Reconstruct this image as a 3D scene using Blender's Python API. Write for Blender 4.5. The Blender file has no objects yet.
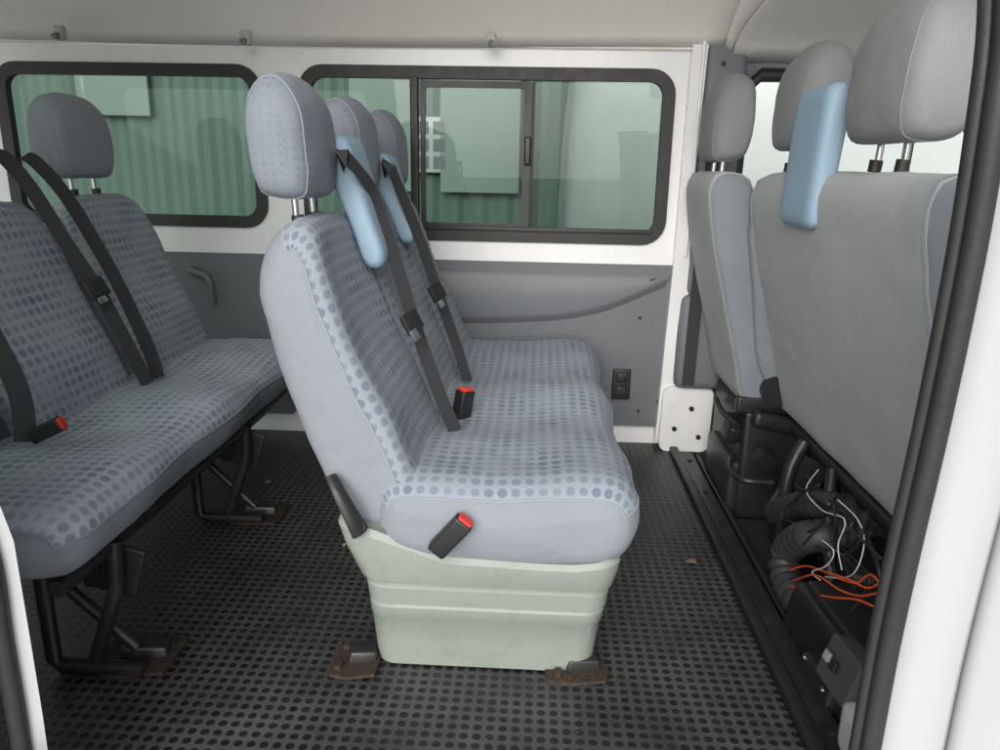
import bpy, bmesh, math, random
from mathutils import Vector, Matrix, noise, Euler
random.seed(3)
SC = bpy.context.scene; C = SC.collection
FPX = 751.0
th, ps, ro = math.radians(15.45), math.radians(2.6), math.radians(1.1)
CAM = Vector((0, 0, 1.0))
RIGHT = Vector((math.cos(ps), math.sin(ps), 0)); FH = Vector((-math.sin(ps), math.cos(ps), 0))
FWD = FH*math.cos(th) - Vector((0, 0, math.sin(th))); UP = FH*math.sin(th) + Vector((0, 0, math.cos(th)))
R2 = RIGHT*math.cos(ro) + UP*math.sin(ro); U2 = UP*math.cos(ro) - RIGHT*math.sin(ro)

def ray(u, v): return R2*((u-500)/FPX) + U2*((375-v)/FPX) + FWD
def P(u, v, X=None, Y=None, Z=None):
    d = ray(u, v)
    t = (X-CAM.x)/d.x if X is not None else ((Y-CAM.y)/d.y if Y is not None else (Z-CAM.z)/d.z)
    return CAM + d*t
def PS(u, v, x0, z0, sl, off=0.0):
    d = ray(u, v); t = (x0+off+sl*(1-z0))/(d.x-sl*d.z); return CAM + d*t

# ---------------------------------------------------------------- materials
def S(r, g, b):
    f = lambda c: (c/255/12.92) if c/255 <= .04045 else ((c/255+.055)/1.055)**2.4
    return (f(r), f(g), f(b))
class NT:
    def __init__(s, name):
        s.m = bpy.data.materials.new(name); s.m.use_nodes = True; s.t = s.m.node_tree
        s.b = s.t.nodes['Principled BSDF']; s.out = s.t.nodes['Material Output']
    def n(s, typ, ins=None, **kw):
        nd = s.t.nodes.new(typ)
        for k, v in kw.items(): setattr(nd, k, v)
        for k, v in (ins or {}).items():
            if isinstance(v, bpy.types.NodeSocket): s.t.links.new(v, nd.inputs[k])
            else: nd.inputs[k].default_value = v
        return nd
    def l(s, a, b): s.t.links.new(a, b)
    def math(s, op, a, b=0.0, c=0.0): return s.n('ShaderNodeMath', {0: a, 1: b, 2: c}, operation=op).outputs[0]
    def mix(s, fac, a, b):
        nd = s.n('ShaderNodeMix', data_type='RGBA')
        for k, v in ((0, fac), (6, a), (7, b)):
            if isinstance(v, bpy.types.NodeSocket): s.l(v, nd.inputs[k])
            else: nd.inputs[k].default_value = (*v, 1) if k > 0 and len(v) == 3 else v
        return nd.outputs[2]
def M(name, col, rough=.5, metal=0, var=.08, vs=6, bump=0, bs=250, dirt=None, dirt_amt=0, spec=.5):
    t = NT(name); tc = t.n('ShaderNodeTexCoord').outputs['Object']
    nz = t.n('ShaderNodeTexNoise', {'Vector': tc, 'Scale': vs, 'Detail': 6, 'Roughness': .65}).outputs[0]
    c = t.mix(nz, tuple(x*(1-var) for x in col), tuple(min(1, x*(1+var)) for x in col))
    if dirt:
        n2 = t.n('ShaderNodeTexNoise', {'Vector': tc, 'Scale': vs*2.3, 'Detail': 8, 'Roughness': .75}).outputs[0]
        mk_ = t.n('ShaderNodeMapRange', {0: n2, 1: .52, 2: .75, 3: 0, 4: dirt_amt}).outputs[0]
        c = t.mix(mk_, c, dirt)
    t.l(c, t.b.inputs['Base Color'])
    r = t.n('ShaderNodeMapRange', {0: nz, 1: .3, 2: .7, 3: max(.03, rough-.06), 4: min(1, rough+.08)}).outputs[0]
    t.l(r, t.b.inputs['Roughness']); t.b.inputs['Metallic'].default_value = metal
    t.b.inputs['Specular IOR Level'].default_value = spec
    if bump:
        n3 = t.n('ShaderNodeTexNoise', {'Vector': tc, 'Scale': bs, 'Detail': 3}).outputs[0]
        t.l(t.n('ShaderNodeBump', {'Strength': bump, 'Distance': .002, 'Height': n3}).outputs[0], t.b.inputs['Normal'])
    return t.m
def fabric(name, base, dot, pitch, rad, strength, wrinkle=.25, band_amp=.04):
    t = NT(name)
    uv = t.n('ShaderNodeUVMap').outputs[0]; tc = t.n('ShaderNodeTexCoord').outputs['Object']
    sc = t.n('ShaderNodeVectorMath', {0: uv, 1: (1/pitch, 1/pitch, 0)}, operation='MULTIPLY').outputs[0]
    fr = t.n('ShaderNodeVectorMath', {0: sc}, operation='FRACTION').outputs[0]
    ce = t.n('ShaderNodeVectorMath', {0: sc}, operation='FLOOR').outputs[0]
    df = t.n('ShaderNodeVectorMath', {0: fr, 1: (.5, .5, 0)}, operation='SUBTRACT').outputs[0]
    ln = t.n('ShaderNodeVectorMath', {0: df}, operation='LENGTH').outputs['Value']
    wn = t.n('ShaderNodeTexWhiteNoise', {'Vector': ce}, noise_dimensions='2D').outputs['Value']
    cx = t.n('ShaderNodeSeparateXYZ', {0: ce}).outputs
    band = t.math('SINE', t.math('MULTIPLY', cx[0], 2*math.pi*pitch/.19))
    band2 = t.math('SINE', t.math('MULTIPLY', cx[1], 2*math.pi*pitch/.29))
    bb = t.math('MULTIPLY', band, band2)
    r = t.math('ADD', t.math('MULTIPLY_ADD', bb, band_amp, rad), t.math('MULTIPLY_ADD', wn, .05, -.025))
    mk_ = t.n('ShaderNodeMapRange', {0: t.math('SUBTRACT', r, ln), 1: -.07, 2: .06, 3: 0, 4: strength}, interpolation_type='SMOOTHSTEP').outputs[0]
    mk_ = t.math('MULTIPLY', mk_, t.math('MULTIPLY_ADD', wn, .2, .8))
    mk_ = t.math('MULTIPLY', mk_, t.math('MULTIPLY_ADD', bb, .3, .7))
    big = t.n('ShaderNodeTexNoise', {'Vector': tc, 'Scale': 5, 'Detail': 6, 'Roughness': .6}).outputs[0]
    b = t.mix(big, tuple(x*.84 for x in base), tuple(x*1.12 for x in base))
    weave = t.n('ShaderNodeTexNoise', {'Vector': tc, 'Scale': 420, 'Detail': 2}).outputs[0]
    b = t.mix(t.math('MULTIPLY', weave, .22), b, tuple(x*.42 for x in base))
    c = t.mix(mk_, b, dot); t.l(c, t.b.inputs['Base Color'])
    t.b.inputs['Roughness'].default_value = .8; t.b.inputs['Specular IOR Level'].default_value = .3
    t.b.inputs['Sheen Weight'].default_value = .06
    wr = t.n('ShaderNodeTexNoise', {'Vector': tc, 'Scale': 13, 'Detail': 4, 'Distortion': .8}).outputs[0]
    b1 = t.n('ShaderNodeBump', {'Strength': wrinkle, 'Distance': .014, 'Height': wr}).outputs[0]
    b2 = t.n('ShaderNodeBump', {'Strength': .45, 'Distance': .0015, 'Height': weave, 'Normal': b1}).outputs[0]
    t.l(b2, t.b.inputs['Normal']); return t.m
def floor_mat():
    t = NT('studded_rubber'); tc = t.n('ShaderNodeTexCoord').outputs['Object']; pitch = .0235
    sc = t.n('ShaderNodeVectorMath', {0: tc, 1: (1/pitch, 1/pitch, 0)}, operation='MULTIPLY').outputs[0]
    fr = t.n('ShaderNodeVectorMath', {0: sc}, operation='FRACTION').outputs[0]
    ce = t.n('ShaderNodeVectorMath', {0: sc}, operation='FLOOR').outputs[0]
    df = t.n('ShaderNodeVectorMath', {0: fr, 1: (.5, .5, 0)}, operation='SUBTRACT').outputs[0]
    d2 = t.n('ShaderNodeVectorMath', {0: df, 1: (1, 1, 0)}, operation='MULTIPLY').outputs[0]
    ln = t.n('ShaderNodeVectorMath', {0: d2}, operation='LENGTH').outputs['Value']
    wn = t.n('ShaderNodeTexWhiteNoise', {'Vector': ce}, noise_dimensions='2D').outputs['Value']
    stud = t.n('ShaderNodeMapRange', {0: ln, 1: .31, 2: .36, 3: 1, 4: 0}).outputs[0]
    nz = t.n('ShaderNodeTexNoise', {'Vector': tc, 'Scale': 3.2, 'Detail': 8, 'Roughness': .7}).outputs[0]
    n2 = t.n('ShaderNodeTexNoise', {'Vector': tc, 'Scale': 70, 'Detail': 4}).outputs[0]
    nzr = t.n('ShaderNodeMapRange', {0: nz, 1: .35, 2: .68}).outputs[0]
    lat = t.mix(nzr, (.030, .030, .031), (.094, .094, .094)); lat = t.mix(t.math('MULTIPLY', n2, .4), lat, (.018, .018, .018))
    st = t.mix(wn, (.005, .005, .0055), (.012, .012, .0125))
    c = t.mix(stud, lat, st); spk = t.n('ShaderNodeMapRange', {0: t.n('ShaderNodeTexNoise', {'Vector': tc, 'Scale': 130, 'Detail': 2}).outputs[0], 1: .71, 2: .78, 3: 0, 4: .5}).outputs[0]
    c = t.mix(spk, c, (.25, .23, .20)); t.l(c, t.b.inputs['Base Color'])
    t.l(t.n('ShaderNodeMapRange', {0: nz, 1: .3, 2: .7, 3: .33, 4: .55}).outputs[0], t.b.inputs['Roughness'])
    h = t.math('ADD', stud, t.math('MULTIPLY', n2, .15))
    t.l(t.n('ShaderNodeBump', {'Strength': .6, 'Distance': .002, 'Height': h}).outputs[0], t.b.inputs['Normal'])
    t.b.inputs['Specular IOR Level'].default_value = .45; return t.m
def glass(name, tint, k=.35):
    t = NT(name); t.t.nodes.remove(t.b)
    tr = t.n('ShaderNodeBsdfTransparent', {'Color': (*tint, 1)}).outputs[0]
    gl = t.n('ShaderNodeBsdfGlossy', {'Color': (1, 1, 1, 1), 'Roughness': .0}).outputs[0]
    lw = t.n('ShaderNodeFresnel', {'IOR': 1.4}).outputs[0]
    mx = t.n('ShaderNodeMixShader', {0: t.math('MULTIPLY', lw, k), 1: tr, 2: gl}).outputs[0]
    t.l(mx, t.out.inputs['Surface']); return t.m

m_fab = fabric('dotted_seat_fabric', S(136, 145, 155), S(78, 89, 105), .0255, .33, .82)
m_fab_r = fabric('dotted_seat_fabric_brightened', S(162, 170, 179), S(96, 106, 121), .0255, .33, .82)  # same dotted cloth, colour lifted to offset the shade on the rear bench
m_side = fabric('seat_side_fabric', S(127, 134, 141), S(114, 121, 129), .012, .2, .10, wrinkle=.4)
m_seam = M('seam_piping', S(132, 139, 147), .7)
m_grey = fabric('grey_back_fabric', S(172, 176, 176), S(144, 149, 151), .006, .24, .4, wrinkle=.15)
m_hr = fabric('headrest_fabric', S(124, 131, 140), S(94, 102, 114), .0165, .26, .42, wrinkle=.3)
m_hr_r = fabric('headrest_fabric_brightened', S(146, 152, 161), S(108, 116, 128), .0165, .26, .42, wrinkle=.3)  # paler copy of the headrest cloth, brightens the shaded rear bench
m_hrg = fabric('cab_headrest_fabric', S(136, 139, 140), S(118, 121, 124), .008, .22, .4, wrinkle=.2)
m_blue = M('pale_blue_plastic', S(142, 167, 185), .62, var=.05, bump=.15, bs=500, spec=.35)
m_cover = M('pale_green_grey_plastic', S(127, 135, 128), .45, var=.05, bump=.2, bs=600, dirt=S(98, 100, 92), dirt_amt=.4)
m_black = M('black_plastic', (.014, .014, .015), .42, var=.2, bump=.2, bs=400)
m_blackm = M('black_painted_steel', (.018, .018, .019), .38, var=.3, bump=.2, dirt=(.09, .07, .05), dirt_amt=.5)
m_belt = M('belt_webbing', S(50, 51, 54), .75, var=.15, bump=.5, bs=900)
m_red = M('red_button', (.62, .03, .015), .4)
m_rub = M('black_rubber_seal', (.016, .016, .017), .5, var=.25, vs=20, bump=.3, bs=150)
m_white = M('white_paint', (.80, .805, .81), .28, var=.03, vs=3, dirt=(.5, .49, .46), dirt_amt=.12)
m_white2 = M('white_paint_dimmed', (.37, .378, .39), .25, var=.02, vs=3, dirt=(.29, .285, .27), dirt_amt=.15)  # same body white, darkened in colour against the strong light at the door
m_white3 = M('white_van_paint', (.46, .475, .475), .25, var=.03, vs=3)
m_trim = M('grey_trim_vinyl', S(110, 114, 119), .5, var=.05, bump=.35, bs=700)
m_trim2 = M('grey_cab_plastic', S(108, 112, 117), .5, var=.06, bump=.3, bs=700)
m_trim3 = M('dark_grey_pillar_trim', S(106, 110, 115), .5, var=.06, bump=.3, bs=700)
m_hook = M('pale_hook_plastic', S(178, 177, 174), .5)
m_line = M('headlining_fabric', S(250, 246, 239), .9, var=.03, vs=10, bump=.4, bs=500)
m_chr = M('chrome_rod', (.62, .62, .63), .16, 1, var=.03)
m_rust = M('rusty_steel', (.035, .025, .020), .75, .2, var=.6, vs=45, bump=.7, bs=120, dirt=(.17, .078, .036), dirt_amt=.9)
m_floor = floor_mat()
m_glass = glass('green_tinted_glass', (.61, .685, .65))
m_glass2 = glass('dark_privacy_glass', (.30, .38, .35))
m_clear = glass('clear_glass', (.92, .95, .94))
m_dark = M('dark_carpet', (.014, .014, .015), .9, var=.4, vs=30, bump=.5)
m_hose = M('hose_plastic', (.03, .03, .032), .45, var=.2)
m_orange = M('orange_wire', (.75, .10, .02), .45); m_wwire = M('white_wire', (.7, .7, .68), .45)
m_ground = M('concrete', (.66, .65, .635), .9, var=.1, vs=.8)
m_green = M('green_sheet_paint', S(88, 107, 100), .5, var=.15, vs=.5)
m_pale = M('pale_sheet_paint', S(132, 144, 139), .5, var=.1, vs=1.2)
m_leaf = M('dry_leaf', (.28, .17, .08), .8, var=.3, vs=60)

# ---------------------------------------------------------------- mesh helpers
def thing(name, label, cat, loc, group=None):
    o = bpy.data.objects.new(name, None); C.objects.link(o); o.location = loc; o.empty_display_size = .05
    o['label'] = label; o['category'] = cat
    if group: o['group'] = group
    return o
def tag(o, label, cat, group=None):
    o['label'] = label; o['category'] = cat
    if group: o['group'] = group
    return o
def link(name, me, mats, parent, sharp=35, smooth=True):
    for m in (mats if isinstance(mats, (list, tuple)) else [mats]): me.materials.append(m)
    o = bpy.data.objects.new(name, me); C.objects.link(o)
    if smooth:
        me.polygons.foreach_set('use_smooth', [True]*len(me.polygons))
        if sharp: me.set_sharp_from_angle(angle=math.radians(sharp))
    if parent:
        o.parent = parent
        if parent.type == 'EMPTY': o.matrix_parent_inverse = Matrix.Translation(-parent.location)
    return o
def mk(name, V, F, mats, parent=None, UV=None, fm=None, sharp=35, smooth=True):
    me = bpy.data.meshes.new(name); me.from_pydata([tuple(v) for v in V], [], F)
    if fm: me.polygons.foreach_set('material_index', fm)
    if UV:
        l = me.uv_layers.new(name='UVMap'); k = 0
        for fu in UV:
            for c in fu: l.data[k].uv = c; k += 1
    me.update()
    bm = bmesh.new(); bm.from_mesh(me); bmesh.ops.recalc_face_normals(bm, faces=bm.faces); bm.to_mesh(me); bm.free()
    return link(name, me, mats, parent, sharp, smooth)
def crom(pts, n, closed):
    pts = [Vector(p) for p in pts]; out = []; L = len(pts); segs = L if closed else L-1
    for i in range(segs):
        g = lambda k: pts[k % L] if closed else pts[max(0, min(L-1, k))]
        a, b, c, d = g(i-1), g(i), g(i+1), g(i+2)
        for j in range(12):
            t = j/12
            out.append(.5*((2*b)+(c-a)*t+(2*a-5*b+4*c-d)*t*t+(3*b-a-3*c+d)*t**3))
    out.append(pts[0].copy() if closed else pts[-1].copy())
    d = [0]
    for i in range(1, len(out)): d.append(d[-1]+(out[i]-out[i-1]).length)
    res = []; k = 0; cnt = n if closed else n-1
    for i in range(n):
        s = d[-1]*i/cnt
        while k < len(d)-2 and d[k+1] < s: k += 1
        w = (s-d[k])/max(1e-9, d[k+1]-d[k]); res.append(out[k].lerp(out[k+1], min(1, w)))
    return res
def soft(name, prof, y0, y1, r, mats, parent, fm=None, deform=None, n=56, m=14, bulge=.006, wr=.002, ri=None):
    ri = r if ri is None else ri
    pr = crom([(x, z, 0) for x, z in prof], n, True)
    area = sum(pr[i].x*pr[(i+1) % n].y-pr[(i+1) % n].x*pr[i].y for i in range(n))
    if area < 0: pr.reverse()
    nor = []
    for i in range(n):
        tt = (pr[(i+1) % n]-pr[i-1]).normalized(); nor.append(Vector((tt.y, -tt.x, 0)))
    arc = [0]
    for i in range(n): arc.append(arc[-1]+(pr[(i+1) % n]-pr[i]).length)
    cen = sum(pr, Vector())/n; R = []
    def inset(d):
        q = [pr[i]-nor[i]*d for i in range(n)]
        for _ in range(int(round(d/ri*6)) if ri > 0 else 0): q = [(q[i-1]+q[i]*2+q[(i+1) % n])/4 for i in range(n)]
        return q
    angs = [0, 25, 50, 70, 90]; ty = lambda a: .4 if a < .2 else (.5 if a < .5 else (1 if a < 1.2 else 2))
    for k in (.3, .65): R.append((y0-bulge*(1-k*k), ri, k, 0))
    for a in angs: a = math.radians(a); R.append((y0+r*(1-math.cos(a)), ri*(1-math.sin(a)), 1, ty(a)))
    for j in range(1, m): R.append((y0+r+(y1-y0-2*r)*j/m, 0, 1, 2))
    for a in reversed(angs): a = math.radians(a); R.append((y1-r*(1-math.cos(a)), ri*(1-math.sin(a)), 1, ty(a)))
    for k in (.65, .3): R.append((y1+bulge*(1-k*k), ri, k, 0))
    vc = [0.0]*len(R); mid = len(R)//2; vc[mid] = R[mid][0]
    for j in range(mid+1, len(R)): vc[j] = vc[j-1]+math.hypot(R[j][0]-R[j-1][0], R[j][1]-R[j-1][1])
    for j in range(mid-1, -1, -1): vc[j] = vc[j+1]-math.hypot(R[j][0]-R[j+1][0], R[j][1]-R[j+1][1])
    V, rings = [], []
    for (y, ins, k, typ) in R:
        rg = []; base = inset(ins) if ins > 1e-6 else pr
        fade = max(0, 1-ins/ri)**.5 if ri > 0 else 1
        for i in range(n):
            p = base[i]
            if k < 1: p = cen+(p-cen)*k
            q = Vector((p.x, y, p.y)); yn = 2*(y-y0)/(y1-y0)-1
            if deform:
                q2 = Vector(deform(q.x, q.y, q.z, nor[i].x, nor[i].y, max(-1, min(1, yn))))
                q3 = Vector(deform(q.x, q.y, q.z, 0, 0, max(-1, min(1, yn)))); q = q3.lerp(q2, fade)
            if wr:
                w = noise.noise(q*16)*wr + noise.noise(q*41)*wr*.4
                q += Vector((nor[i].x, 0, nor[i].y))*w if k == 1 else Vector((0, w, 0))
            rg.append(q)
        rings.append(rg); V += rg
    F, UV, fmi = [], [], []
    for j in range(len(R)-1):
        cap = R[j][3] == 0 or R[j+1][3] == 0
        for i in range(n):
            i2 = (i+1) % n; F.append((j*n+i, j*n+i2, (j+1)*n+i2, (j+1)*n+i))
            if cap: UV.append([(q.x, q.z) for q in (rings[j][i], rings[j][i2], rings[j+1][i2], rings[j+1][i])])
            else: UV.append([(arc[i], vc[j]), (arc[i+1], vc[j]), (arc[i+1], vc[j+1]), (arc[i], vc[j+1])])
            fmi.append(fm(nor[i].x, nor[i].y, min(R[j][3], R[j+1][3])) if fm else 0)
    for (j, s) in ((0, 1), (len(R)-1, -1)):
        F.append(tuple(range(j*n, j*n+n))); UV.append([(q.x, q.z) for q in rings[j]]); fmi.append(fm(0, 0, 0) if fm else 0)
    o = mk(name, V, F, mats, parent, UV, fmi, sharp=0)
    return o, rings, nor
def tube(name, pts, r, mat, parent=None, seg=10, n=None, smoothpath=True, rfun=None, flat=1.0, sharp=50):
    pts = crom(pts, n or max(8, len(pts)*6), False) if smoothpath else [Vector(p) for p in pts]
    N = len(pts); V, F = [], []; prev = None
    for i, p in enumerate(pts):
        t = (pts[min(N-1, i+1)]-pts[max(0, i-1)]).normalized()
        if prev is None: a = t.cross(Vector((0, 0, 1)) if abs(t.z) < .9 else Vector((0, 1, 0))).normalized()
        else: a = (prev-t*prev.dot(t)).normalized()
        prev = a; b = t.cross(a); rr = rfun(i, N) if rfun else r
        for k in range(seg):
            g = 2*math.pi*k/seg; V.append(p+a*math.cos(g)*rr+b*math.sin(g)*rr*flat)
    for i in range(N-1):
        for k in range(seg): k2 = (k+1) % seg; F.append((i*seg+k, i*seg+k2, (i+1)*seg+k2, (i+1)*seg+k))
    F += [tuple(range(seg)), tuple(range((N-1)*seg, N*seg))]
    return mk(name, V, F, mat, parent, sharp=sharp)
def strap(name, pts, normal, w, t, mat, parent, n=40):
    pts = crom(pts, n, False); V, F = [], []; nn = Vector(normal).normalized()
    for i, p in enumerate(pts):
        tg = (pts[min(n-1, i+1)]-pts[max(0, i-1)]).normalized(); s = tg.cross(nn).normalized(); no = s.cross(tg)
        for (a, b) in ((-1, -1), (1, -1), (1, 1), (-1, 1)): V.append(p+s*a*w/2+no*b*t/2)
    for i in range(n-1):
        for k in range(4): k2 = (k+1) % 4; F.append((i*4+k, i*4+k2, (i+1)*4+k2, (i+1)*4+k))
    F += [(0, 1, 2, 3), tuple(range((n-1)*4, n*4))]
    return mk(name, V, F, mat, parent)
def rbox(name, c, s, bev, mat, parent=None, rot=(0, 0, 0), taper=None):
    bm = bmesh.new(); bmesh.ops.create_cube(bm, size=1)
    for v in bm.verts:
        v.co = Vector((v.co.x*s[0], v.co.y*s[1], v.co.z*s[2]))
        if taper and v.co.z > 0: v.co.x *= taper; v.co.y *= taper
    if bev: bmesh.ops.bevel(bm, geom=list(bm.edges), offset=bev, segments=3, profile=.6, affect='EDGES')
    bmesh.ops.transform(bm, matrix=Matrix.Translation(c) @ Euler(rot).to_matrix().to_4x4(), verts=bm.verts)
    me = bpy.data.meshes.new(name); bm.to_mesh(me); bm.free(); return link(name, me, mat, parent, 40)
def rrect(x0, z0, x1, z1, r, k=7):
    pts = []
    for (cx, cz, a0) in ((x1-r, z1-r, 0), (x0+r, z1-r, 90), (x0+r, z0+r, 180), (x1-r, z0+r, 270)):
        for i in range(k): a = math.radians(a0+90*i/(k-1)); pts.append((cx+r*math.cos(a), cz+r*math.sin(a)))
    return pts
def plate(name, outer, holes, fn, depth, mat, parent=None, bev=0):
    bm = bmesh.new(); es = []
    for lp in [outer]+holes:
        vs = [bm.verts.new((a, b, 0)) for a, b in lp]
        for i in range(len(vs)): es.append(bm.edges.new((vs[i], vs[(i+1) % len(vs)])))
    bmesh.ops.triangle_fill(bm, use_beauty=True, use_dissolve=False, edges=es)
    r = bmesh.ops.extrude_face_region(bm, geom=list(bm.faces))
    for v in r['geom']:
        if isinstance(v, bmesh.types.BMVert): v.co.z += depth
    for v in bm.verts: v.co = Vector(fn(v.co.x, v.co.y, v.co.z))
    bmesh.ops.recalc_face_normals(bm, faces=bm.faces)
    me = bpy.data.meshes.new(name); bm.to_mesh(me); bm.free(); return link(name, me, mat, parent, 30)
def sheet(name, rows, mat, parent=None, thick=0, sharp=40):
    n = len(rows[0]); V = [p for r in rows for p in r]
    F = [(j*n+i, j*n+i+1, (j+1)*n+i+1, (j+1)*n+i) for j in range(len(rows)-1) for i in range(n-1)]
    o = mk(name, V, F, mat, parent, sharp=sharp)
    if thick:
        md = o.modifiers.new('Solid', 'SOLIDIFY'); md.thickness = thick; md.offset = 0
    return o
def cyl(name, p0, p1, r, mat, parent=None, seg=20): return tube(name, [p0, p1], r, mat, parent, seg, smoothpath=False)

# ---------------------------------------------------------------- setting
g = sheet('ground', [[(-120, -120, -.62), (120, -120, -.62)], [(-120, 160, -.62), (120, 160, -.62)]], m_ground); g['kind'] = 'structure'
fl = rbox('floor', (-1.05, 1.83, -.03), (3.12, 1.86, .06), 0, m_floor); fl['kind'] = 'structure'

# ---------------------------------------------------------------- the minibus shell
WY = 2.62
van = thing('minibus', 'white minibus body with open side door, grey trim and green tinted windows around the seats', 'minibus', (-.5, 1.8, -.06))
ax = lambda u, v: P(u, v, Y=WY)
w1 = (ax(8, 140).x, (ax(150, 223).z+ax(60, 218).z)/2, ax(261, 140).x, (ax(60, 66).z+ax(200, 68).z)/2)
w2 = (ax(306, 150).x, (ax(430, 236).z+ax(640, 241).z)/2, ax(667, 150).x, (ax(330, 69).z+ax(640, 73).z)/2)
wall = lambda x, z, d: (x, WY+d, z)
plate('side_wall', [(-2.6, .60), (.56, .60), (.56, 1.46), (-2.6, 1.46)], [rrect(*w1, .07), rrect(*w2, .07)], wall, .05, m_white, van)
def window(wr):
    x0, z0, x1, z1 = wr; b = .013
    fr = plate('window', rrect(x0-b, z0-b, x1+b, z1+b, .08), [rrect(x0+.026, z0+.026, x1-.026, z1-.026, .045)], lambda x, z, d: (x, WY-.012+d, z), .03, m_rub, van)
    plate('pane', rrect(x0+.01, z0+.01, x1-.01, z1-.01, .045), [], lambda x, z, d: (x, WY+.022+d, z), .004, m_glass, fr)
    return fr
window(w1); W2 = window(w2)
x0, z0, x1, z1 = w2
xa = ax(415, 150).x; xb = ax(524, 150).x
rbox('mullion', (xa, WY-.002, (z0+z1)/2), (.026, .03, z1-z0-.04), .003, m_rub, W2)
plate('slider_frame', rrect(xa+.018, z0+.026, xb+.022, z1-.03, .012), [rrect(xa+.034, z0+.046, xb-.004, z1-.05, .01)], lambda x, z, d: (x, WY+.004+d, z), .016, m_black, W2)
rbox('track', ((xa+x1)/2, WY-.004, z0+.030), (x1-xa-.06, .02, .016), .003, m_black, W2)
rbox('latch', (xb+.012, WY-.006, (z0+z1)/2+.02), (.022, .02, .09), .006, m_black, W2)
rbox('slider_trim', (xb+.027, WY+.012, (z0+z1)/2), (.010, .012, z1-z0-.06), .002, m_rub, W2)
# lower grey trim, two panels
zt = ax(500, 261).z
def tp(x, z, d): return (x, WY-.012+(zt-z)*.13+d, z)
xl = ax(285, 300).x
tr = plate('trim_panel', rrect(xl+.006, .075, ax(675, 300).x, zt, .02), [], tp, .02, m_trim, van)
tr2 = plate('trim_panel', rrect(-2.55, .075, xl-.004, zt+.005, .02), [], tp, .02, m_trim, van)
def tpx(u, v):
    q = P(u, v, Y=WY+.01); q = Vector(tp(q.x, q.z, -.001)); return q
def px(pxs): return [(P(u, v, Y=WY+.01).x, P(u, v, Y=WY+.01).z) for u, v in pxs]
cv = [(q.x, q.y) for q in crom([(a, b, 0) for a, b in px([(666, 278), (650, 285), (625, 296), (600, 305), (565, 312), (520, 315), (470, 316), (400, 316)])], 30, False)]
top = px([(400, 270), (668, 271)])[0][1]
def lerprow(dz, dep): return [Vector(tp(a, b+dz, dep)) for a, b in cv]
sheet('raised_panel', [[Vector(tp(a, top+.004, -.0005)) for a, b in cv], [Vector(tp(a, top-.008, -.012)) for a, b in cv], [Vector(tp(a, max(b+.02, b*.5+top*.5-.006), -.016)) for a, b in cv], lerprow(.004, -.018), lerprow(-.004, -.016), lerprow(-.016, -.008), lerprow(-.026, -.0015), lerprow(-.030, .001)], m_trim, tr, 0, 60)
plate('raised_panel', rrect(*[f(px([(400, 415), (596, 338)])) for f in (lambda s: s[0][0], lambda s: s[0][1], lambda s: s[1][0], lambda s: s[1][1])], .04), [], lambda x, z, d: tp(x, z, d-.006), .007, m_trim, tr)
q = tpx(622, 386); so = rbox('socket', (q.x, q.y-.004, q.z), (.066, .016, .115), .006, m_black, van)
for dz in (-.025, .025): rbox('socket_recess', (q.x, q.y-.012, q.z+dz), (.038, .01, .032), .005, m_blackm, so)
q = tpx(205, 283); tube('grip_handle', [(q.x-.04, q.y+.01, q.z+.05), (q.x-.03, q.y-.03, q.z+.05), (q.x+.03, q.y-.03, q.z+.02), (q.x+.03, q.y-.01, q.z-.07)], .013, m_trim, van)
for (u, v) in ((640, 318), (660, 405), (640, 415)):
    q = tpx(u, v); cyl('trim_screw', q+Vector((0, .004, 0)), q+Vector((0, -.004, 0)), .006, m_blackm, tr, 12)
rbox('lower_skirt', (-1.0, 2.722, .035), (3.1, .02, .10), .004, m_white, van)
# far door pillar
xp0, xp1 = ax(672, 250).x, ax(706, 60).x
plate('pillar', [(xp0, .02), (xp0+.062, .02), (xp0+.072, .45), (xp1-.012, .9), (xp1, 1.46), (xp0+.01, 1.46), (xp0+.004, .7)], [], lambda x, z, d: (x, WY-.03+max(0, .7-z)*.11+d, z), .06, m_white, van)
tube('pillar_bead', [(xp0+.045, WY-.034, 1.40), (xp0+.042, WY-.034, .9), (xp0+.04, WY-.034, .72)], .006, m_white, van)
pb = plate('pillar_base', rrect(xp0+.01, .0, xp0+.19, ax(690, 374).z-.05, .03), [], lambda x, z, d: (x, WY+.008+d+(z-.1)*-.05, z), .03, m_white, van)
for (dx, dz) in ((.115, .17), (.15, .06), (.06, .09)): cyl('hole', (xp0+dx, WY+.012-.05*(dz-.1), dz), (xp0+dx, WY+.001-.05*(dz-.1), dz), .009, m_black, pb, 14)
rbox('pillar_trim', (xp0+.125, WY-.005, .42), (.17, .06, .34), .035, m_trim3, van)
pt = rbox('pillar_trim', (xp1+.062, WY+.005, 1.02), (.13, .07, .86), .025, m_trim3, van)
for z in (1.25, 1.33): cyl('trim_screw', (xp1+.05, WY-.02, z), (xp1+.05, WY-.034, z), .008, m_black, pt, 12)
strap('pillar_belt', [(xp1+.045, WY-.035, 1.20), (xp1+.04, WY-.04, 1.0), (xp1+.03, WY-.042, .7), (xp1+.025, WY-.045, .38), (xp1+.025, WY-.04, .27)], (0, -1, 0), .042, .003, m_belt, van)
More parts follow.
